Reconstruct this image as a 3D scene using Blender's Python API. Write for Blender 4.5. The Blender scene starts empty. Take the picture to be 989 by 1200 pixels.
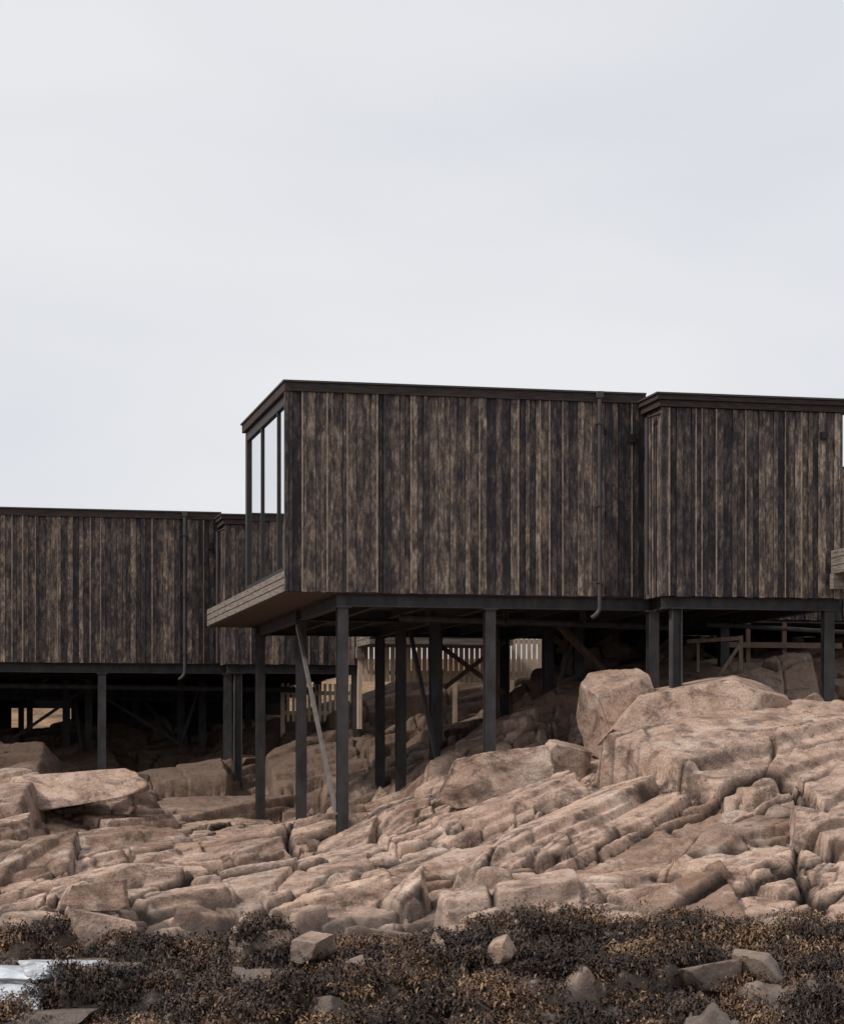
import bpy, bmesh, math, random
import numpy as np
from mathutils import Vector, Matrix
random.seed(7); rng=np.random.default_rng(11)
F=2610.0; CX=494.5; HY=885.0
def W(px,py,d): return Vector(((px-CX)/F*d, d, (HY-py)/F*d))
scene=bpy.context.scene
COL=scene.collection

# ---------------------------------------------------------------- materials
def newmat(name):
    m=bpy.data.materials.new(name); m.use_nodes=True
    nt=m.node_tree; nt.nodes.clear()
    out=nt.nodes.new('ShaderNodeOutputMaterial'); b=nt.nodes.new('ShaderNodeBsdfPrincipled')
    nt.links.new(b.outputs[0],out.inputs[0]); return m,nt,b,out
def N(nt,t,**k):
    n=nt.nodes.new(t)
    for a,v in k.items(): setattr(n,a,v)
    return n
def noise(nt,vec,scale,detail=4,rough=.55,dist=0):
    n=N(nt,'ShaderNodeTexNoise'); n.inputs['Scale'].default_value=scale; n.inputs['Detail'].default_value=detail
    n.inputs['Roughness'].default_value=rough; n.inputs['Distortion'].default_value=dist
    nt.links.new(vec,n.inputs['Vector']); return n.outputs['Fac']
def mapping(nt,vec,sc,rot=(0,0,0)):
    m=N(nt,'ShaderNodeMapping'); m.inputs['Scale'].default_value=sc; m.inputs['Rotation'].default_value=rot
    nt.links.new(vec,m.inputs['Vector']); return m.outputs[0]
def ramp(nt,fac,stops):
    r=N(nt,'ShaderNodeValToRGB'); e=r.color_ramp.elements
    while len(e)<len(stops): e.new(.5)
    for el,(p,c) in zip(e,stops):
        el.position=p; el.color=(c[0],c[1],c[2],1) if not isinstance(c,(int,float)) else (c,c,c,1)
    nt.links.new(fac,r.inputs[0]); return r.outputs[0]
def mix(nt,fac,a,b,mode='MIX'):
    m=N(nt,'ShaderNodeMix',data_type='RGBA',blend_type=mode)
    for sock,v in ((m.inputs['Factor'],fac),(m.inputs['A'],a),(m.inputs['B'],b)):
        if hasattr(v,'links'): nt.links.new(v,sock)
        elif isinstance(v,(int,float)): sock.default_value=v
        else: sock.default_value=(*v,1)
    return m.outputs['Result']
def math_(nt,op,a,b=0.,clamp=False):
    m=N(nt,'ShaderNodeMath',operation=op,use_clamp=clamp)
    for s,v in ((m.inputs[0],a),(m.inputs[1],b)):
        if hasattr(v,'links'): nt.links.new(v,s)
        else: s.default_value=v
    return m.outputs[0]
def bump(nt,b,h,strength,dist,prev=None):
    n=N(nt,'ShaderNodeBump'); n.inputs['Strength'].default_value=strength; n.inputs['Distance'].default_value=dist
    nt.links.new(h,n.inputs['Height'])
    if prev: nt.links.new(prev,n.inputs['Normal'])
    nt.links.new(n.outputs[0],b.inputs['Normal']); return n.outputs[0]
def maprange(nt,v,a,b_,lo=0.,hi=1.):
    mr=N(nt,'ShaderNodeMapRange'); mr.inputs[1].default_value=a; mr.inputs[2].default_value=b_; mr.inputs[3].default_value=lo; mr.inputs[4].default_value=hi
    nt.links.new(v,mr.inputs[0]); return mr.outputs[0]

def mat_rock():
    m,nt,b,o=newmat('granite')
    geo=N(nt,'ShaderNodeNewGeometry'); P=geo.outputs['Position']
    big=noise(nt,P,.5,3,.5,.6)
    mid=noise(nt,P,2.4,7,.65,.3)
    fine=noise(nt,P,42,4,.75)
    at=N(nt,'ShaderNodeAttribute',attribute_name='blk')
    c=ramp(nt,big,[(.32,(.41,.262,.192)),(.5,(.49,.338,.258)),(.66,(.44,.33,.272))])
    c2=ramp(nt,mid,[(.30,(.17,.112,.085)),(.43,(.36,.247,.185)),(.60,(.58,.42,.33)),(.8,(.57,.455,.385))])
    c=mix(nt,.62,c,c2)
    c=mix(nt,1,c,ramp(nt,at.outputs['Fac'],[(0,(.55,.50,.47)),(.4,(.95,.93,.92)),(.6,(1,1,1)),(1,(1.16,1.15,1.14))]),'MULTIPLY')
    st=noise(nt,mapping(nt,P,(1.6,2.2,3),(0.1,.35,.6)),1.1,8,.74,.6)
    c=mix(nt,ramp(nt,st,[(.485,0.),(.60,.80)]),c,(.135,.093,.074))
    li=noise(nt,P,6.5,6,.75,.2)
    c=mix(nt,ramp(nt,li,[(.56,0.),(.69,.8)]),c,(.105,.088,.08))
    pal=noise(nt,P,1.3,6,.7,.4)
    c=mix(nt,ramp(nt,pal,[(.55,0.),(.68,.55)]),c,(.66,.545,.465))
    sp=mix(nt,1,c,ramp(nt,fine,[(.3,.5),(.5,1.),(.75,1.32)]),'MULTIPLY')
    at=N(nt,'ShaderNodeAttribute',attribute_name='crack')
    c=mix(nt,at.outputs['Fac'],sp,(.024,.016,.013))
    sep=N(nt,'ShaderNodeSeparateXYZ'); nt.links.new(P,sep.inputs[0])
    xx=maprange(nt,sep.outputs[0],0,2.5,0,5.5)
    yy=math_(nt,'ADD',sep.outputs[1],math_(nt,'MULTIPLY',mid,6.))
    cabin_shade=maprange(nt,math_(nt,'ADD',yy,xx),43,48.5,0.,.86); c=mix(nt,cabin_shade,c,mix(nt,mid,(.032,.021,.016),(.15,.095,.064)))  # shade under the cabins painted into the rock colour, sooner on the right
    gr=maprange(nt,yy,58,62)
    gn=noise(nt,mapping(nt,P,(1,.4,4)),.8,7,.8)
    c=mix(nt,gr,c,ramp(nt,gn,[(.35,(.07,.045,.028)),(.5,(.20,.12,.065)),(.65,(.33,.21,.115))]))
    zz=math_(nt,'ADD',sep.outputs[2],math_(nt,'MULTIPLY',math_(nt,'SUBTRACT',noise(nt,P,1.1,6,.7),.5),1.5))
    td=maprange(nt,zz,-1.80,-2.3)
    c=mix(nt,td,c,mix(nt,li,(.028,.021,.016),(.26,.20,.165)))
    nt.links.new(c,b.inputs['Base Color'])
    r=math_(nt,'SUBTRACT',.92,math_(nt,'MULTIPLY',td,.62)); nt.links.new(r,b.inputs['Roughness'])
    b.inputs['Specular IOR Level'].default_value=.3
    n2=bump(nt,b,noise(nt,P,9,8,.72,.1),.9,.04)
    bump(nt,b,fine,.5,.012,n2)
    return m
def mat_clad():
    m,nt,b,o=newmat('charred_timber')
    tc=N(nt,'ShaderNodeTexCoord'); P=tc.outputs['Object']
    at=N(nt,'ShaderNodeAttribute',attribute_name='bv'); v=at.outputs['Fac']
    off=N(nt,'ShaderNodeCombineXYZ'); nt.links.new(math_(nt,'MULTIPLY',v,37.),off.inputs[2])
    add=N(nt,'ShaderNodeVectorMath',operation='ADD'); nt.links.new(P,add.inputs[0]); nt.links.new(off.outputs[0],add.inputs[1])
    Q=add.outputs[0]
    streak=noise(nt,mapping(nt,Q,(55,55,1.8)),1,6,.7)
    fleck=noise(nt,mapping(nt,Q,(24,24,8)),1,6,.8)
    patch=noise(nt,mapping(nt,Q,(7,7,2.3)),1,5,.65)
    s=math_(nt,'ADD',math_(nt,'MULTIPLY',streak,.30),math_(nt,'MULTIPLY',fleck,.70))
    s=math_(nt,'ADD',s,math_(nt,'MULTIPLY',math_(nt,'SUBTRACT',patch,.5),.6))
    s=math_(nt,'ADD',s,math_(nt,'MULTIPLY',math_(nt,'SUBTRACT',v,.5),.17))
    c=ramp(nt,s,[(.38,(.032,.028,.030)),(.47,(.066,.055,.055)),(.54,(.118,.089,.075)),(.61,(.22,.165,.13)),(.73,(.46,.37,.295))])
    isl=math_(nt,'GREATER_THAN',v,1.5)
    c=mix(nt,isl,c,ramp(nt,fleck,[(.33,(.10,.075,.06)),(.62,(.42,.32,.245))]))
    nt.links.new(c,b.inputs['Base Color']); b.inputs['Roughness'].default_value=.85
    b.inputs['Specular IOR Level'].default_value=.2
    bump(nt,b,s,.7,.012); return m
def mat_simple(name,col,rough=.6,metal=0,var=.25,scale=6,stretch=(1,1,1),bmp=.0,spec=.3):
    m,nt,b,o=newmat(name)
    tc=N(nt,'ShaderNodeTexCoord'); f=noise(nt,mapping(nt,tc.outputs['Object'],stretch),scale,5,.65)
    lo=[x*(1-var) for x in col]; hi=[x*(1+var) for x in col]
    c=ramp(nt,f,[(.3,lo),(.7,hi)])
    nt.links.new(c,b.inputs['Base Color'])
    b.inputs['Roughness'].default_value=rough; b.inputs['Metallic'].default_value=metal; b.inputs['Specular IOR Level'].default_value=spec
    if bmp: bump(nt,b,f,bmp,.01)
    return m
def mat_glass():
    m=bpy.data.materials.new('window_glass'); m.use_nodes=True; nt=m.node_tree; nt.nodes.clear()
    out=N(nt,'ShaderNodeOutputMaterial'); t=N(nt,'ShaderNodeBsdfTransparent'); t.inputs[0].default_value=(.95,.95,.95,1)
    g=N(nt,'ShaderNodeBsdfGlossy'); g.inputs['Roughness'].default_value=.01; g.inputs[0].default_value=(1,1,1,1)
    fr=N(nt,'ShaderNodeFresnel'); fr.inputs[0].default_value=1.8; mx=N(nt,'ShaderNodeMixShader')
    f2=maprange(nt,fr.outputs[0],.05,.45,.12,.93)
    nt.links.new(f2,mx.inputs[0]); nt.links.new(t.outputs[0],mx.inputs[1]); nt.links.new(g.outputs[0],mx.inputs[2])
    nt.links.new(mx.outputs[0],out.inputs[0]); return m
M_rock=mat_rock(); M_clad=mat_clad()
M_fascia=mat_simple('roof_fascia_timber',(.050,.038,.034),.85,0,.45,5,(1,1,8),.2,.2)
M_metal=mat_simple('roof_metal_edge',(.055,.046,.044),.6,.0,.2)
M_steel=mat_simple('painted_steel',(.055,.050,.051),.75,.0,.4,5,(1,1,.5),0,.25)
M_galv=mat_simple('galvanised_brace',(.17,.15,.14),.6,.2,.3,5)
M_soffit=mat_simple('soffit_boards',(.085,.06,.047),.85,0,.4,3,(1,9,1))
M_deckf=mat_simple('weathered_deck_board',(.18,.148,.125),.85,0,.55,2.5,(1,1.2,14),.3)
M_dark=mat_simple('dark_wall',(.022,.018,.017),.9)
M_floor=mat_simple('interior_floor',(.2,.14,.09),.6)
M_ceil=mat_simple('interior_ceiling',(.7,.68,.66),.8,0,.05)
M_tan=mat_simple('fence_slat_timber',(.62,.48,.36),.85,0,.25,3,(5,5,1))
M_brace=mat_simple('brown_timber',(.15,.10,.07),.85,0,.35,3,(5,5,1))
M_frame=mat_simple('window_frame',(.03,.026,.026),.6)
M_pipe=mat_simple('drainpipe_zinc',(.065,.058,.057),.6,.1,.2)
M_glass=mat_glass()
M_black=mat_simple('black_lamp_housing',(.012,.012,.013),.4)
M_pale=mat_simple('wet_pale_rock',(.50,.53,.56),.28,0,.45,4,(1,1,2),.8,.5)

# ---------------------------------------------------------------- mesh builder
class MB:
    def __init__(s): s.v=[];s.f=[];s.a=[]
    def box(s,x0,x1,y0,y1,z0,z1,a=0.):
        i=len(s.v)
        s.v+=[(x0,y0,z0),(x1,y0,z0),(x1,y1,z0),(x0,y1,z0),(x0,y0,z1),(x1,y0,z1),(x1,y1,z1),(x0,y1,z1)]
        s.f+=[tuple(i+k for k in q) for q in ((0,3,2,1),(4,5,6,7),(0,1,5,4),(1,2,6,5),(2,3,7,6),(3,0,4,7))]
        s.a+=[a]*8
    def beam(s,p,q,w,h,up=(0,0,1)):
        p=Vector(p);q=Vector(q);d=(q-p).normalized();u=Vector(up)
        r=d.cross(u)
        if r.length<1e-3: r=d.cross(Vector((0,1,0)))
        r.normalize(); u=r.cross(d).normalized(); i=len(s.v)
        for e in (p,q):
            for a,b in ((-1,-1),(1,-1),(1,1),(-1,1)): s.v.append(tuple(e+r*(a*w/2)+u*(b*h/2)))
        s.f+=[tuple(i+k for k in t) for t in ((0,1,2,3),(7,6,5,4),(0,4,5,1),(1,5,6,2),(2,6,7,3),(3,7,4,0))]
        s.a+=[0.]*8
    def hcol(s,x,y,z0,z1,w=.17,t=.016,flip=False):
        h=w/2
        if not flip:
            s.box(x-h,x+h,y-h,y-h+t,z0,z1); s.box(x-h,x+h,y+h-t,y+h,z0,z1); s.box(x-t/2,x+t/2,y-h+t,y+h-t,z0,z1)
        else:
            s.box(x-h,x-h+t,y-h,y+h,z0,z1); s.box(x+h-t,x+h,y-h,y+h,z0,z1); s.box(x-h+t,x+h-t,y-t/2,y+t/2,z0,z1)
    def ibeam_x(s,x0,x1,y,z0,z1,w=.14,t=.016):
        s.box(x0,x1,y-w/2,y+w/2,z0,z0+t); s.box(x0,x1,y-w/2,y+w/2,z1-t,z1); s.box(x0,x1,y-t/2,y+t/2,z0+t,z1-t)
    def ibeam_y(s,y0,y1,x,z0,z1,w=.14,t=.016):
        s.box(x-w/2,x+w/2,y0,y1,z0,z0+t); s.box(x-w/2,x+w/2,y0,y1,z1-t,z1); s.box(x-t/2,x+t/2,y0,y1,z0+t,z1-t)
    def tube(s,pts,r,n=12):
        pts=[Vector(p) for p in pts]; base=len(s.v)
        for k,p in enumerate(pts):
            d=(pts[min(k+1,len(pts)-1)]-pts[max(k-1,0)]).normalized()
            a=d.cross(Vector((0,1,0)))
            if a.length<.1: a=d.cross(Vector((1,0,0)))
            a.normalize(); b=d.cross(a)
            for j in range(n):
                t=2*math.pi*j/n; s.v.append(tuple(p+a*(r*math.cos(t))+b*(r*math.sin(t)))); s.a.append(0.)
        for k in range(len(pts)-1):
            for j in range(n):
                s.f.append((base+k*n+j,base+k*n+(j+1)%n,base+(k+1)*n+(j+1)%n,base+(k+1)*n+j))
        s.f.append(tuple(base+j for j in range(n))[::-1]); s.f.append(tuple(base+(len(pts)-1)*n+j for j in range(n)))
    def obj(s,name,mat,parent=None,bevel=0,smooth=False):
        me=bpy.data.meshes.new(name); me.from_pydata(s.v,[],s.f); me.update()
        at=me.attributes.new('bv','FLOAT','POINT'); at.data.foreach_set('value',np.array(s.a,dtype=np.float32))
        me.materials.append(mat); o=bpy.data.objects.new(name,me); COL.objects.link(o)
        if smooth: me.polygons.foreach_set('use_smooth',[True]*len(me.polygons))
        if parent: o.parent=parent
        if bevel:
            b=o.modifiers.new('Bevel','BEVEL'); b.width=bevel; b.segments=2; b.limit_method='ANGLE'
        return o
def empty(name,loc=(0,0,0),rz=0):
    e=bpy.data.objects.new(name,None); COL.objects.link(e); e.location=loc; e.rotation_euler=(0,0,rz); e.empty_display_size=.3; return e

# ---------------------------------------------------------------- building
E1=Vector((.976,.219,0)).normalized(); E2=Vector((-E1.y,E1.x,0)); RZ=math.atan2(E1.y,E1.x)
A=Vector((-2.05,34,0))
def boards_x(mb,u0,u1,y,z0,z1,R):
    u=u0;k=0
    while u<u1-.02:
        w=R.choice([.098,.12,.135,.148]) if k%2 else R.choice([.07,.098,.12]); w=min(w,u1-u)
        o=.0 if k%2 else .024
        mb.box(u+.004,u+w-.004,y-.022-o,y-o,z0+R.uniform(-.010,.006),z1,R.random())
        if R.random()<.18: mb.box(u+w-.010,u+w+.002+R.random()*.012,y-.056,y-.047,z0,z1,2.0+R.random())
        u+=w;k+=1
def boards_y(mb,y0,y1,x,z0,z1,R):   # facing -x
    u=y0;k=0
    while u<y1-.02:
        w=min(R.choice([.12,.135,.148]),y1-u); o=.0 if k%2 else .02
        mb.box(x-.022-o,x-o,u+.002,u+w-.002,z0,z1,R.random()); u+=w;k+=1
def building(loc,seed,main):
    R=random.Random(seed)
    e=empty('timber_cabin_on_stilts',loc,RZ)
    U2=5.73; US=8.68; YB=-.886; Z0=2.5; ZT=5.71; Z2T=5.57
    c=MB()
    boards_x(c,0.0,U2,0,Z0,ZT-.15,R)
    boards_x(c,U2,US,YB,2.46,Z2T-.2,R)
    boards_y(c,YB,-.05,U2,2.46,Z2T-.2,R)
    c.box(U2-.05,U2+.03,YB-.05,YB-.001,2.455,Z2T-.2,.3)      # corner board
    c.box(-.05,-.001,-.05,.04,Z0,ZT-.15,.2)
    if main: boards_x(c,US+.01,15,5.0,2.5,5.3,R)
    c.obj('cladding',M_clad,e)
    w=MB()
    w.box(.0,U2,.002,.14,Z0+.01,5.5); w.box(2.2,U2,4.36,4.5,Z0+.34,5.5)
    w.box(U2+.002,US,YB+.002,9.5,2.47,5.36)
    if main: w.box(US+.005,15,5.01,9.5,2.47,5.36)
    w.obj('wall_core',M_dark,e)
    f=MB()
    f.box(.0,U2,.14,4.5,2.80,2.86); f.obj('interior_floor',M_floor,e)
    cl=MB(); cl.box(.05,U2,.14,4.48,5.44,5.49); cl.obj('interior_ceiling',M_ceil,e)
    # roof
    r=MB()
    r.box(-.06,U2-.02,-.075,4.56,ZT-.155,ZT-.02)
    r.box(U2-.10,US+.1,YB-.08,9.5,Z2T-.19,Z2T-.09)
    r.box(U2-.14,US+.14,YB-.12,9.55,Z2T-.088,Z2T-.012)
    r.obj('roof_fascia',M_fascia,e,.004)
    r=MB()
    r.box(-.085,U2-.02,-.10,4.585,ZT-.018,ZT+.012)
    r.box(U2-.165,US+.165,YB-.145,9.57,Z2T-.010,Z2T+.02)
    r.obj('roof_edge_trim',M_metal,e,.003)
    # platform + deck
    d=MB()
    for i in range(3):
        z=Z0+.005+i*.11
        d.box(-.045,-.012,-.045,9.5,z,z+.097)
        d.box(-.012,US,9.502,9.54,z,z+.097)
    d.obj('deck_fascia',M_deckf,e,.004)
    d=MB()
    y=4.55
    while y<9.45: d.box(-.01,U2,y,y+.138,2.80,2.835); y+=.145
    d.obj('deck_boards',M_deckf,e)
    d=MB()
    y=.0
    while y<9.45: d.box(-.01,US if y>.1 else U2,y+.002,y+.14,Z0-.012,Z0+.01); y+=.145
    d.box(0,U2,.16,9.48,Z0+.015,2.79)
    if main: d.box(US+.01,15,5.0,9.48,2.44,2.465)
    d.obj('soffit',M_soffit,e)
    # windows
    g=MB(); g.box(.04,.052,.1,4.33,2.90,5.40); g.box(.2,2.15,4.42,4.432,2.90,5.40); g.obj('window_glass',M_glass,e)
    g=MB()
    for t in (1.1,2.82): g.box(.01,.06,t-.03,t+.03,2.87,5.43)
    g.box(.0,.07,.06,4.34,2.84,2.90); g.box(.0,.07,.06,4.34,5.40,5.54)
    g.box(-.005,.15,4.34,4.52,2.84,5.54); g.box(.0,.08,.04,.10,2.84,5.54)
    g.box(.15,2.2,4.38,4.46,2.84,2.90); g.box(.15,2.2,4.38,4.46,5.40,5.5)
    g.obj('window_frame',M_frame,e,.003)
    # drainpipe
    p=MB(); x=4.93
    p.tube([(x,-.13,ZT-.05),(x,-.13,3.0),(x,-.13,2.32),(x-.015,-.13,2.26),(x-.06,-.12,2.2),(x-.11,-.08,2.16)],.034)
    p.box(x-.05,x+.05,-.18,-.10,ZT-.10,ZT+.0)
    for z in (5.2,3.9,2.7): p.box(x-.045,x+.045,-.172,-.02,z,z+.022)
    p.tube([(U2-.02,YB-.0,5.3),(U2-.16,YB+.35,5.25),(U2-.16,YB+.35,2.5)],.03)
    p.obj('drainpipe',M_pipe,e)
    l=MB(); l.box(5.42,5.52,-.15,-.05,4.92,5.06); l.box(5.45,5.49,-.055,-.04,4.97,5.01)
    l.box(8.28,8.38,YB-.15,YB-.05,4.95,5.06); l.obj('wall_lamp',M_black,e,.006)
    # steel
    s=MB(); zb=2.29
    s.ibeam_x(.78,U2+.1,.13,zb,Z0-.014); s.ibeam_x(.78,US,3.94,zb,Z0-.014); s.ibeam_x(.78,US,8.66,zb,Z0-.014)
    s.ibeam_x(U2,US,YB+.13,2.27,2.455)
    for x in (.872,3.21,5.93,8.49):
        y0=.14 if x<5.8 else YB+.14
        s.ibeam_y(y0,9.4,x,zb-.002,Z0-.02,.13)
    for x in (1.6,2.4,4.0,4.8,6.7,7.6): s.ibeam_y(.2,9.3,x,zb+.06,Z0-.02,.09,.01)
    s.obj('steel_beams',M_steel,e)
    s=MB(); B=-3.2
    cols=[(.872,.13),(.872,3.94),(.872,8.66),(3.21,.13),(3.21,3.94),(3.21,8.66),(2.75,4.6),(5.86,.05),(5.8,3.94),(5.35,4.3),(5.7,8.66),(5.97,YB+.14),(8.49,YB+.14),(8.49,3.94),(8.49,8.66)]
    for x,y in cols:
        s.hcol(x,y,B,zb-.003,.165,flip=((x,y)==(5.97,YB+.14)))
        s.box(x-.12,x+.12,y-.12,y+.12,zb-.022,zb-.004)
    if not main:
        for x,y in ((.1,6.3),(2.0,6.3),(4.5,6.3),(7.2,6.3),(7.2,3.94),(1.9,8.66),(4.4,8.66)): s.hcol(x,y,B,zb-.003,.14)
    s.obj('steel_columns',M_steel,e)
    s=MB()
    s.beam((.80,3.9,2.2),(.80,.2,-.95),.09,.05,(1,0,0)); s.obj('diagonal_brace',M_galv if main else M_steel,e)
    s=MB()
    s.beam((2.9,4.5,2.15),(3.1,3.2,-.2),.09,.06,(1,0,0)); s.beam((5.75,3.9,2.15),(5.1,4.2,.1),.07,.07)
    if main:
        s.tube([(2.0,1.2,2.2),(6.6,1.5,2.12),(7.0,2.0,2.1),(7.0,3.5,1.7),(7.0,5.,1.0)],.055); s.tube([(7.2,1.2,2.16),(10,2.0,2.1)],.04)
        for x in (2.5,3.8,5.1,6.3): s.box(x-.01,x+.01,1.2,1.5,2.1,2.4)
    else:
        s.ibeam_x(-6,8.6,6.3,1.95,2.2); s.tube([(-6,1.5,2.1),(8,1.5,2.0)],.06); s.tube([(-6,5,1.9),(8,5,1.85)],.05)
        s.beam((4.5,6.3,2.1),(5.7,6.3,.6),.07,.07); s.beam((3.2,4,2.1),(5.8,4,.5),.07,.07); s.beam((.9,4,.5),(3.2,4,2.1),.07,.07)
    s.obj('cross_bracing',M_steel,e)
    if main:
        s=MB()
        s.beam((5.2,3.0,2.2),(6.6,4.2,1.2),.1,.1); s.beam((6.0,6.5,2.25),(7.3,6.5,1.3),.1,.1); s.beam((7.2,6.4,2.25),(6.1,6.4,1.4),.08,.1)
        s.beam((4.2,8.3,2.2),(5.6,8.3,1.2),.08,.08); s.beam((5.6,8.25,2.2),(4.4,8.25,1.3),.08,.08)
        for x,y in ((4.3,8.2),(6.3,6.45),(7.3,6.45),(9.2,4.6),(9.9,4.6),(4.9,6.2)): s.box(x-.04,x+.04,y-.04,y+.04,.2,2.42)
        s.box(8.8,11,4.5,4.56,1.95,2.05); s.box(6.1,7.5,6.3,6.36,1.9,2.0)
        s.obj('timber_bracing',M_brace,e)
    s=MB()
    for i in range(3): s.box(8.46,11.5,-2.4,YB-.06,2.84+i*.125,2.84+i*.125+.116)
    s.box(8.44,8.62,YB-.2,YB-.06,2.6,2.84)
    s.obj('side_balcony',M_deckf,e,.004)
    s=MB()
    if main: s.box(6.75,15,9.56,9.7,.3,2.44)
    else:
        for a,b_,z in ((3.35,8.6,.3),(1.7,3.35,1.74),(-9,1.7,.3)): s.box(a,b_,9.56+(.2 if z>1 else 0),9.7+(.2 if z>1 else 0),z,2.49)
        s.box(-9,-.1,0.2,9.5,2.51,2.7)
    s.obj('foundation_wall',M_dark,e)
    return e
building(A,3,True)
building(A+Vector((-7.8,12.1,-.56)),5,False)

# ---------------------------------------------------------------- numpy noise
def h2(ix,iy,s):
    n=(ix.astype(np.int64)*374761393+iy.astype(np.int64)*668265263+s*1274126177)&0xffffffff
    n=((n^(n>>13))*1274126177)&0xffffffff; n=(n^(n>>16))&0xffffffff
    n=(n*2246822519)&0xffffffff; n^=(n>>15)
    return (n&0xffffff)/float(0x1000000)
def vn(x,y,s):
    ix=np.floor(x);iy=np.floor(y);fx=x-ix;fy=y-iy;ix=ix.astype(np.int64);iy=iy.astype(np.int64)
    fx=fx*fx*fx*(fx*(fx*6-15)+10);fy=fy*fy*fy*(fy*(fy*6-15)+10)
    a=h2(ix,iy,s);b=h2(ix+1,iy,s);c=h2(ix,iy+1,s);d=h2(ix+1,iy+1,s)
    return (a+(b-a)*fx)*(1-fy)+(c+(d-c)*fx)*fy-.5
def fbm(x,y,s,o=4,r=.5):
    t=0;a=1.
    for k in range(o): t=t+a*vn(x*2**k+k*17.3,y*2**k-k*9.1,s+k); a*=r
    return t
def voro(x,y,s,jit=.8):
    ix=np.floor(x).astype(np.int64);iy=np.floor(y).astype(np.int64)
    best=np.full(x.shape,1e9);bx=np.zeros_like(x);by=np.zeros_like(x);bi=np.zeros_like(ix);bj=np.zeros_like(ix)
    def seed(i,j): return i+.5+jit*(h2(i,j,s)-.5)+.5*(j&1), j+.5+jit*(h2(i,j,s+1)-.5)
    for dj in (-1,0,1):
        for di in (-2,-1,0,1):
            i=ix+di;j=iy+dj; sx,sy=seed(i,j); d=(sx-x)**2+(sy-y)**2
            m=d<best; best=np.where(m,d,best);bx=np.where(m,sx,bx);by=np.where(m,sy,by);bi=np.where(m,i,bi);bj=np.where(m,j,bj)
    ed=np.full(x.shape,1e9)
    for dj in (-1,0,1):
        for di in (-2,-1,0,1):
            i=ix+di;j=iy+dj; sx,sy=seed(i,j); dx=sx-bx;dy=sy-by; L=np.sqrt(dx*dx+dy*dy)+1e-9
            e=(((sx+bx)/2-x)*dx+((sy+by)/2-y)*dy)/L
            ed=np.where((i==bi)&(j==bj),ed,np.minimum(ed,e))
    return bx,by,ed,h2(bi,bj,s+7),h2(bi,bj,s+8),h2(bi,bj,s+9)

CP=[(0,1200,22),(250,1200,21.5),(500,1200,21),(750,1200,21),(989,1200,21),
(0,1115,25.5),(130,1115,25),(300,1110,25),(480,1110,25),(700,1105,25),(850,1110,25),(989,1120,24.7),
(50,1062,28),(180,1075,27.5),(330,1070,28),(480,1060,27.5),(600,1055,27.5),(700,1050,27.5),(850,1050,27.3),(989,1060,27),
(0,1010,32),(100,1012,31),(200,1030,31.5),(305,1055,31),(400,1040,31),(480,1005,31),(600,1000,29.5),(700,1000,29),(800,950,30.2),(900,930,30.5),(989,1000,28.5),
(0,965,36),(100,970,36),(200,1000,37),(280,1030,37),(353,1015,38),(403,1003,34.2),(480,925,34.5),(430,990,33.5),(560,950,31.5),(640,930,32),
(0,920,40),(80,920,40),(150,920,41),(220,980,41),(305,1025,42.6),(380,1000,42),(447,980,42.5),
(520,895,36.5),(576,872,34.7),(640,870,36),(690,880,33.5),(720,850,35),(790,815,35.2),(880,842,35),(970,856,35),(800,880,32.7),(900,880,32.7),(989,898,31.5),
(122,940,46.8),(277,930,47),(200,910,47),(20,885,46),(40,865,52),(200,862,53),(340,870,52),(430,870,46),
(600,815,43),(560,835,43),(480,850,44),(700,780,43),(850,765,43),(989,770,42),(700,800,39.5),(850,805,39),(970,812,39),
(430,805,50),(540,803,50),(645,795,50),(750,760,49),(900,745,49),(40,860,58),(200,850,58),(-200,850,58)]
CPW=np.array([tuple(W(*c)) for c in CP])
GY=[-800,10,18,21,25,30,36,45,60,85,115,300,2500]; GZ=[-9,-6,-3.4,-2.52,-2.05,-1.3,-.3,.6,1.2,2.8,5.0,6,6]
CR=CPW[:,2]-np.interp(CPW[:,1],GY,GZ)
def base(x,y):
    x=np.asarray(x,float);y=np.asarray(y,float)
    sh=x.shape;x=x.ravel();y=y.ravel(); num=np.zeros_like(x);den=np.full_like(x,2e-3)
    for (cx,cy,_),r in zip(CPW,CR):
        s=1.0+.035*max(0,cy-25)
        w=np.exp(-((x-cx)**2+((y-cy)*.8)**2)/(2*s*s)); num+=w*r; den+=w
    return (np.interp(y,GY,GZ)+num/den).reshape(sh)
def axis(lo,hi,st,far0,far1,g=1.16):
    a=list(np.arange(lo,hi,st)); d=st
    while a[-1]<far1: d*=g; a.append(a[-1]+d)
    d=st; b=[]; c=lo
    while c>far0: d*=g; c-=d; b.append(c)
    return np.array(b[::-1]+a)
xs=axis(-9.8,9.4,.022,-1500,1500); ys=axis(20.3,38,.016,-600,37.9)
ys=ys[ys<38]; y2=[ys[-1]]; d=.016
while y2[-1]<57: d=min(d*1.006,.045); y2.append(y2[-1]+d)
while y2[-1]<2500: d*=1.16; y2.append(y2[-1]+d)
ys=np.concatenate([ys,np.array(y2[1:])])
X,Y=np.meshgrid(xs,ys)
H0=base(X,Y)
WX=.12*fbm(X*.6,Y*.6,3,2)+.010*fbm(X*5,Y*5,31,5,.65); WY=.12*fbm(X*.6,Y*.6,9,2)+.010*fbm(X*5,Y*5,37,5,.65)
def sp(t,k): # soft max(0,t)
    return .5*(t+np.sqrt(t*t+k*k))
best=H0-.34+.10*fbm(X*1.5,Y*1.5,61,5,.6); second=best-1; blk=np.full(X.shape,.1)
RB=np.random.default_rng(57)
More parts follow.
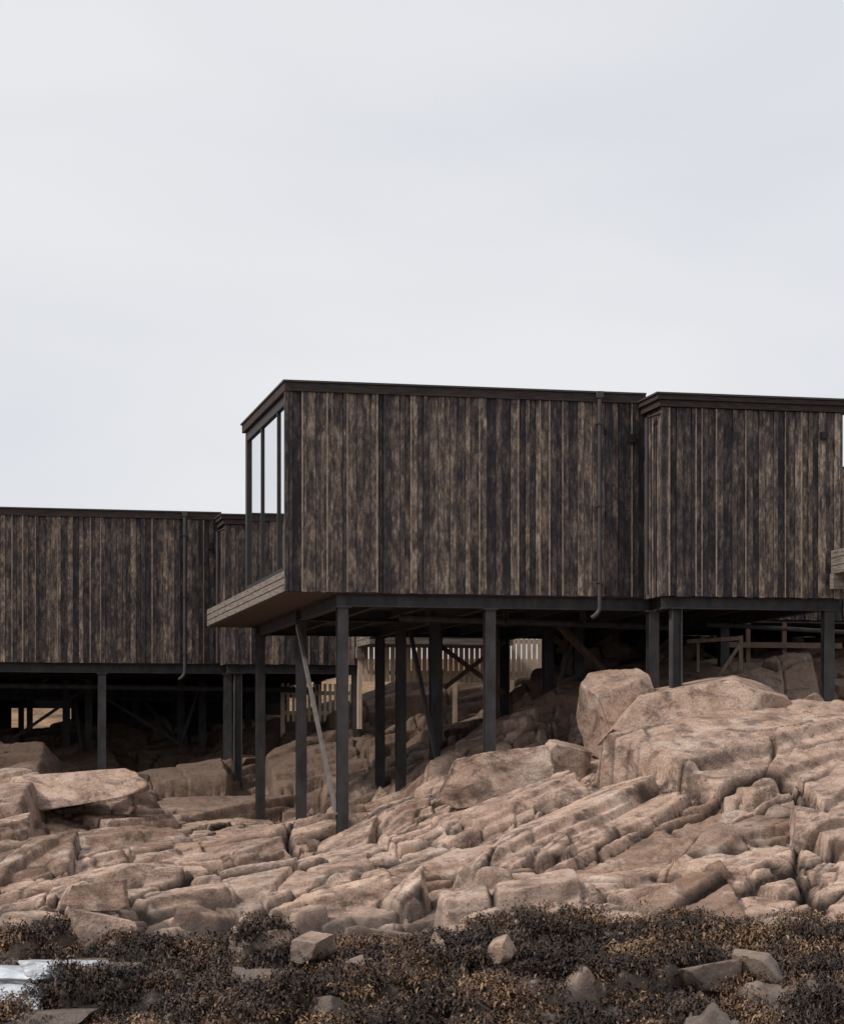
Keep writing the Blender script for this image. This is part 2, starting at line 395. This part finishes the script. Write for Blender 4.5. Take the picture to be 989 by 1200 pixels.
def addblock(cx,cy,zc,ha,hb,gx,gy,j1,j2,slope,rid,k=.03,nf=2,ledges=0):
    global best,second,blk
    rad=max(ha,hb)*1.5+.5
    i0,i1=np.searchsorted(xs,[cx-rad,cx+rad]); k0,k1=np.searchsorted(ys,[cy-rad,cy+rad])
    if i1-i0<3 or k1-k0<3: return
    sl=(slice(k0,k1),slice(i0,i1))
    dx=X[sl]-cx+WX[sl]; dy=Y[sl]-cy+WY[sl]
    h=zc+gx*dx+gy*dy
    n1=(-math.sin(j1),math.cos(j1)); n2=(-math.sin(j2),math.cos(j2))
    t=dx*n1[0]+dy*n1[1]
    h=h-slope[0]*sp(np.abs(t)-hb,k)
    for q in range(ledges):
        t0=-hb*RB.uniform(.1,.9); st=RB.uniform(.05,.18)
        a=RB.normal(0,.25); tt=t+a*dx
        h=h-st*(1/(1+np.exp(np.clip((tt-t0)/ .006,-30,30))))
    t2=dx*n2[0]+dy*n2[1]; h=h-slope[1]*sp(np.abs(t2)-ha,k)
    for q in range(3 if ledges else 0):
        if RB.random()<.55:
            t0=RB.uniform(-.8,.8)*ha; st=RB.uniform(-.15,.15); a=RB.normal(0,.2)
            h=h-st*(1/(1+np.exp(np.clip((t2+a*dy-t0)/.006,-30,30))))
            h=h-.10*np.exp(-((t2+a*dy-t0)/.02)**2)
    for _ in range(nf):
        a=RB.uniform(0,2*math.pi); r=RB.uniform(.4,.95)*(abs(math.cos(a-j1))*ha+abs(math.sin(a-j1))*hb); s=RB.choice([.3,.6,1.5,4])
        h=h-s*sp(dx*math.cos(a)+dy*math.sin(a)-r,k*.6)
    b=best[sl]; s2=second[sl]; up=h>b
    second[sl]=np.where(up,b,np.maximum(s2,h)); best[sl]=np.where(up,h,b); blk[sl]=np.where(up,rid,blk[sl])
blocks=[]
def layer(sp_x,sp_y,szA,szB,off,offv,prob,gxr,gyr,led):
    for iy in np.arange(19.5,57,sp_y):
        for ix in np.arange(-10,10,sp_x):
            if RB.random()>prob: continue
            cx=ix+RB.uniform(-.5,.5)*sp_x; cy=iy+RB.uniform(-.5,.5)*sp_y
            if abs(cx)>.2*cy+2.5: continue
            lo=1. if cy>26.5 else .5
            g=1.15 if cx>.3 and cy<36 else 1.
            blocks.append((cx,cy,RB.uniform(*szA)*(.5+.5*lo)*g,RB.uniform(*szB)*(.5+.5*lo)*g,(off+RB.normal(0,offv)*g)*lo-(.08 if lo<1 else 0),RB.normal(*gxr)*lo,RB.normal(*gyr)*lo,led))
layer(2.6,2.0,(1.2,2.7),(.6,1.25),.03,.17,.92,(.10,.12),(.16,.12),4)
layer(1.5,1.2,(.5,1.3),(.3,.7),-.10,.17,.70,(.10,.15),(.13,.15),2)
layer(.8,.8,(.15,.55),(.12,.35),-.24,.15,.5,(.08,.2),(.15,.2),0)
bx_=np.array([b[0] for b in blocks]);by_=np.array([b[1] for b in blocks])
bz=base(bx_,by_); gxb=(base(bx_+1,by_)-base(bx_-1,by_))/2; gyb=(base(bx_,by_+1)-base(bx_,by_-1))/2
for (cx,cy,ha,hb,off,gx,gy,led),z,ga,gb in zip(blocks,bz,gxb,gyb):
    addblock(cx,cy,z+off,ha,hb,gx*.8+ga*.55,gy*.8+gb*.5,math.radians(RB.normal(31,12)),math.radians(RB.normal(106,16)),(RB.uniform(3,10),RB.uniform(3,10)),RB.random(),RB.uniform(.003,.010),3,led)
over=best-(H0+.34); best=np.where(over>0,H0+.34+over*.3,best); second=np.where(over>0,second-over*.7,second)
def fract(x,y,s,L1,L2,deg):
    wx=x+.08*fbm(x*.7,y*.7,s+1,2)+.015*fbm(x*5,y*5,s+2,3); wy=y+.08*fbm(x*.7,y*.7,s+3,2)+.015*fbm(x*5,y*5,s+4,3)
    th=math.radians(deg);c2,s2=math.cos(th),math.sin(th); a=(wx*c2+wy*s2)/L1; b=(-wx*s2+wy*c2)/L2
    qx,qy,e,q1,q2,q3=voro(a,b,s,.95); return e*L2,q3,(a-qx)*L1,(b-qy)*L2,q1,q2
e1,q3,lx,ly,q1,q2=fract(X,Y,55,2.0,.95,30)
msk=np.clip(.6+2.8*fbm(X*.45,Y*.45,77,2),0.0,1)
Z=best+msk*((q3-.5)*.15+lx*(q1-.5)*.08+ly*(q2-.5)*.14)
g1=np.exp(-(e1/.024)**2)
Z-=msk*.15*g1
e3,r3,lx,ly,q1,q2=fract(X,Y,155,.7,.3,36)
m3=np.clip(3*fbm(X*.6+4,Y*.6,177,2)-.2,0,1)
Z+=m3*((r3-.5)*.07+lx*(q1-.5)*.10+ly*(q2-.5)*.14)-m3*.03*np.exp(-(e3/.014)**2)
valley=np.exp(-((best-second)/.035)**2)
Z-=.13*valley
Z+=.010*fbm(X*2.3,Y*2.3,5,2,.6)+.014*fbm(X*10,Y*10,15,4,.65)
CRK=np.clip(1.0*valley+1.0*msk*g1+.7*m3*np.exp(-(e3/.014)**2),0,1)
kf=np.exp(-np.maximum(0,Y-60)/20.)*np.clip((Y-17)/2,0,1)
low=np.clip((-1.95-H0)/.2,0,1)
Z=H0*(1-kf)+Z*kf; Z+=low*.17*np.abs(fbm(X*2.4,Y*2.4,301,3))*2*kf
CRK*=kf
ny,nx=X.shape
me=bpy.data.meshes.new('rocky_ground'); me.vertices.add(nx*ny)
co=np.stack([X,Y,Z],-1).astype(np.float32).ravel(); me.vertices.foreach_set('co',co)
idx=np.arange(nx*ny).reshape(ny,nx); q=np.stack([idx[:-1,:-1],idx[:-1,1:],idx[1:,1:],idx[1:,:-1]],-1).reshape(-1,4)
me.loops.add(q.size); me.loops.foreach_set('vertex_index',q.ravel().astype(np.int32))
me.polygons.add(len(q)); me.polygons.foreach_set('loop_start',np.arange(0,q.size,4,dtype=np.int32)); 
me.polygons.foreach_set('use_smooth',np.ones(len(q),dtype=bool))
me.update(calc_edges=True)
for nm,arr in (('crack',CRK),('blk',blk)):
    at=me.attributes.new(nm,'FLOAT','POINT'); at.data.foreach_set('value',arr.astype(np.float32).ravel())
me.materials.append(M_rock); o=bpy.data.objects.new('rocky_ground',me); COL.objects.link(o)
def tzv(x,y):
    i=np.clip(np.searchsorted(xs,x),1,len(xs)-1);j=np.clip(np.searchsorted(ys,y),1,len(ys)-1); return Z[j,i]
def tz(x,y): return float(tzv(np.array([x]),np.array([y]))[0])

# ---------------------------------------------------------------- boulders
def boulder(px,py,d,size,rz=0,rx=0,ry=0,seed=0,name='boulder',cuts=13,lvl=5,mat=None):
    R=np.random.default_rng(seed+100); bm=bmesh.new(); bmesh.ops.create_icosphere(bm,subdivisions=lvl,radius=1.0)
    v=np.array([x.co[:] for x in bm.verts]); v*=1.25
    dirs=[(0,0,1),(0,-1,0.1),(-1,0,.1),(1,.1,0),(0,1,0),(0,0,-1)]
    for k in range(cuts):
        if k<6: n=np.array(dirs[k])+R.normal(0,.16,3); dd=R.uniform(.62,.8)
        else: n=R.normal(0,1,3); dd=R.uniform(.85,1.05)
        n/=np.linalg.norm(n); s=v@n-dd; v-=np.outer(np.maximum(0,s)*.99,n)
    nn=.06*fbm(v[:,0]*1.6+seed,v[:,1]*1.6+v[:,2]*1.9,seed,4)+.025*fbm(v[:,0]*5+seed,v[:,2]*6+v[:,1]*3,seed+3,4)
    v*=(1+nn)[:,None]
    for x,c in zip(bm.verts,v): x.co=c*np.array(size)
    me=bpy.data.meshes.new(name); bm.to_mesh(me); bm.free(); me.polygons.foreach_set('use_smooth',[True]*len(me.polygons))
    a=me.attributes.new('blk','FLOAT','POINT'); a.data.foreach_set('value',np.full(len(me.vertices),R.uniform(.3,.9),dtype=np.float32))
    me.materials.append(mat or M_rock); o=bpy.data.objects.new(name,me); COL.objects.link(o)
    o.location=W(px,py,d); o.rotation_euler=(rx,ry,rz); return o
BL=[(805,838,34.6,(1.5,1.1,.72),.15,.05,-.12),(722,842,34.9,(.6,.7,.85),.5,0,-.2),(575,910,33.2,(1.0,.8,.46),.2,.1,-.18),
(662,900,33.6,(.42,.5,.46),.1,0,.1),(75,925,40,(1.45,1.2,.44),.3,0,-.1),
(110,1052,27.5,(.5,.5,.24),.3,0,-.1),(118,1092,26.3,(.55,.45,.3),.2,0,.15),(35,1090,26.5,(.4,.4,.25),.8,0,0),
(960,985,29,(.55,.5,.42),.4,0,.1),(755,1125,24.0,(.4,.4,.20),.3,0,.1),
(905,868,33,(.7,.5,.3),.5,0,-.2)]
for i,(a,b,c,s,rz,rx,ry) in enumerate(BL): boulder(a,b,c,s,rz,rx,ry,i)
R=random.Random(4)
for i in range(30):
    px=R.uniform(605,730); d=R.uniform(39.5,44); s=R.uniform(.2,.42); x=(px-CX)/F*d; z=tz(x,d)
    o=boulder(px,800,d,(s*1.2,s,s*.7),R.uniform(0,3),R.uniform(-.3,.3),R.uniform(-.3,.3),50+i,'boulder',10,4); o.location.z=z+s*.3+R.uniform(0,.15)
for i in range(18):
    d=R.uniform(44,54); px=R.choice([R.uniform(0,440),R.uniform(640,980)]); s=R.uniform(.15,.4); x=(px-CX)/F*d; z=tz(x,d)
    o=boulder(px,800,d,(s*1.4,s,s*.6),R.uniform(0,3),R.uniform(-.2,.2),R.uniform(-.3,.3),90+i,'boulder',10,4); o.location.z=z+s*.15
for i in range(16):   # stones poking out of the kelp
    d=R.uniform(20.9,24.6); px=R.uniform(130,980); s=R.uniform(.10,.28); x=(px-CX)/F*d; z=tz(x,d)
    o=boulder(px,800,d,(s*1.4,s,s*.75),R.uniform(0,3),R.uniform(-.2,.2),R.uniform(-.3,.3),140+i,'boulder',11,4); o.location.z=z+.09+s*.25
for i,(px,d,sx,sy,sz,mt) in enumerate([(30,24.2,.62,.5,.13,1),(75,23.3,.5,.42,.12,1),(15,22.6,.5,.4,.13,1),(120,22.3,.40,.36,.12,0),(150,24.6,.42,.4,.16,0),(60,21.9,.45,.3,.13,0),(175,21.5,.35,.3,.12,0),(95,25.2,.4,.35,.16,0),(5,25.0,.4,.35,.15,0)]):
    x=(px-CX)/F*d; z=tz(x,d); o=boulder(px,800,d,(sx,sy,sz),R.uniform(-.5,.8),R.uniform(0,.12),R.uniform(-.1,.1),180+i,'wet_shore_rock',12,5,M_pale if mt else None); o.location.z=z+.10
# ---------------------------------------------------------------- fences / timber frame
def fence(p0,p1,z0,z1,name,step=.115,w=.075):
    p0=Vector(p0);p1=Vector(p1);L=(p1-p0).length; e=empty(name,p0,math.atan2((p1-p0).y,(p1-p0).x)); RR=random.Random(2)
    m=MB();x=0
    while x<L: m.box(x,x+w,-.012,.012,z0,z1+RR.uniform(-.015,.015)); x+=step
    m.obj('slats',M_tan,e)
    m=MB(); m.box(0,L,.015,.06,z0+.15,z0+.24); m.box(0,L,.015,.06,z1-.25,z1-.16)
    x=0
    while x<L: m.box(x,x+.09,.065,.15,z0-1,z1-.03); x+=1.6
    m.obj('rails_and_posts',M_tan,e)
pF=W(420,800,47);pG=W(670,800,48); fence((pF.x,pF.y,0),(pG.x,pG.y,0),1.55,2.64,'slatted_fence',.115,.094)
pF=W(330,850,50);pG=W(420,850,50.4); fence((pF.x,pF.y,0),(pG.x,pG.y,0),.75,1.6,'slatted_fence',.12,.06)
e=empty('timber_frame'); m=MB()
def wb(a,b,d,w=.07): m.beam(W(a[0],a[1],d),W(b[0],b[1],d),w,w,(0,1,0))
wb((805,752),(868,748),39); wb((868,745),(868,800),39.02); wb((818,752),(818,800),39.02,.05); wb((836,802),(868,754),38.95,.06)
wb((533,797),(533,850),46,.1); wb((470,800),(470,860),46,.08); wb((600,797),(600,840),46,.08)
m.obj('frame_members',mat_simple('frame_timber',(.33,.24,.175),.85,0,.3,3,(5,5,1)),e)

# ---------------------------------------------------------------- seaweed
m_,nt,b,o_=newmat('rockweed')
at=N(nt,'ShaderNodeAttribute',attribute_name='sv'); c=ramp(nt,at.outputs['Fac'],[(0,(.015,.009,.006)),(.4,(.060,.033,.020)),(.75,(.14,.078,.044)),(1,(.31,.20,.11))])
nt.links.new(c,b.inputs['Base Color']); b.inputs['Roughness'].default_value=.5; b.inputs['Specular IOR Level'].default_value=.3
NT=17500
tx=rng.uniform(-5.8,5.8,NT); ty=rng.uniform(20.4,26.8,NT)
T=tzv(tx,ty); HB=base(tx,ty); dens=fbm(tx*.9,ty*.9,201,3)+.5*fbm(tx*2.6,ty*2.6,222,2)
xpx=tx/ty*F+CX
keep=(.35*T+.65*HB+.42*dens< -2.00)&(dens>-.46)&(T-HB<.36)&~((xpx<110)&(dens<.10))
tx=tx[keep];ty=ty[keep];T=T[keep]; n=len(tx); K=26
rr=rng.uniform(.05,.20,n); R_=np.repeat(rr,K); a0=rng.uniform(0,2*np.pi,n*K); q0=np.sqrt(rng.uniform(0,1,n*K))
cx=np.repeat(tx,K)+np.cos(a0)*q0*R_; cy=np.repeat(ty,K)+np.sin(a0)*q0*R_
hh=np.sqrt(1-q0*q0*.95)*R_*1.05
cz=np.repeat(T,K)+hh*rng.uniform(.45,1.0,n*K)
ang=a0+rng.normal(0,.9,n*K); el=rng.uniform(-.9,.9,n*K); L=rng.uniform(.025,.08,n*K); wd=rng.uniform(.005,.013,n*K)
dx=np.cos(ang)*np.cos(el);dy=np.sin(ang)*np.cos(el);dz=np.sin(el); sxx=-np.sin(ang);syy=np.cos(ang)
P0=np.stack([cx,cy,cz],-1); D=np.stack([dx,dy,dz],-1)*L[:,None]; S=np.stack([sxx,syy,rng.uniform(-.7,.7,n*K)],-1)*wd[:,None]
mid=P0+D*.55+np.array([0,0,.01]); tip=P0+D; tip[:,2]-=L*.3
V=np.stack([P0-S*.5,P0+S*.5,mid+S,mid-S,tip+S*.6,tip-S*.6],1).reshape(-1,3)
i0=np.arange(n*K)[:,None]*6; Q=np.concatenate([i0+np.array([0,1,2,3]),i0+np.array([3,2,4,5])],1).reshape(-1,4)
me=bpy.data.meshes.new('seaweed'); me.vertices.add(len(V)); me.vertices.foreach_set('co',V.astype(np.float32).ravel())
me.loops.add(Q.size); me.loops.foreach_set('vertex_index',Q.ravel().astype(np.int32)); me.polygons.add(len(Q)); me.polygons.foreach_set('loop_start',np.arange(0,Q.size,4,dtype=np.int32))
me.update(calc_edges=True)
tone=np.clip(.28+1.4*fbm(tx*1.9,ty*1.9,411,3)+rng.uniform(-.22,.22,n),0,.8)
sv=np.repeat(np.clip(np.repeat(tone,K)+rng.uniform(-.25,.25,n*K)+(rng.random(n*K)<.06)*.5,0,1),6)
a_=me.attributes.new('sv','FLOAT','POINT'); a_.data.foreach_set('value',sv.astype(np.float32))
me.materials.append(m_); o=bpy.data.objects.new('seaweed',me); COL.objects.link(o)

# ---------------------------------------------------------------- sea
m_,nt,b,o_=newmat('sea_water'); b.inputs['Base Color'].default_value=(.03,.045,.05,1); b.inputs['Roughness'].default_value=.12
geo=N(nt,'ShaderNodeNewGeometry'); bump(nt,b,noise(nt,geo.outputs['Position'],1.5,4,.6),.4,.15)
mb=MB(); mb.v=[(-1500,-1500,-2.95),(1500,-1500,-2.95),(1500,19.5,-2.95),(-1500,19.5,-2.95)]; mb.f=[(0,1,2,3)]; mb.a=[0]*4; mb.obj('sea',m_)

# ---------------------------------------------------------------- world, sun, camera
w=bpy.data.worlds.new('World'); scene.world=w; w.use_nodes=True; nt=w.node_tree; nt.nodes.clear()
out=N(nt,'ShaderNodeOutputWorld'); bg=N(nt,'ShaderNodeBackground'); bg.inputs[1].default_value=.1
sk=N(nt,'ShaderNodeTexSky',sky_type='NISHITA'); sk.sun_disc=False; EL=math.radians(46); AZ=math.radians(246)
sk.sun_elevation=EL; sk.sun_rotation=AZ
tc=N(nt,'ShaderNodeTexCoord'); G=tc.outputs['Generated']
cn=noise(nt,mapping(nt,G,(2.2,2.2,5.5)),1.6,3,.45,.3)
cc=ramp(nt,cn,[(.33,(7.25,7.45,7.95)),(.67,(8.55,8.55,8.75))])
col=mix(nt,.93,sk.outputs[0],cc)
nt.links.new(col,bg.inputs[0]); nt.links.new(bg.outputs[0],out.inputs[0])
sd=bpy.data.lights.new('sun','SUN'); sd.energy=2.7; sd.angle=math.radians(6); sd.color=(1,.94,.87)
so=bpy.data.objects.new('sun',sd); COL.objects.link(so)
dirv=Vector((math.sin(AZ)*math.cos(EL),math.cos(AZ)*math.cos(EL),math.sin(EL)))
so.rotation_euler=dirv.to_track_quat('Z','Y').to_euler()
cd=bpy.data.cameras.new('camera'); co_=bpy.data.objects.new('camera',cd); COL.objects.link(co_); scene.camera=co_
co_.location=(0,0,0); co_.rotation_euler=(math.radians(90),0,0); cd.sensor_fit='HORIZONTAL'; cd.sensor_width=36; cd.lens=36*F/989
cd.shift_y=285/989; cd.clip_end=6000; cd.clip_start=.1
scene.view_settings.view_transform='Standard'
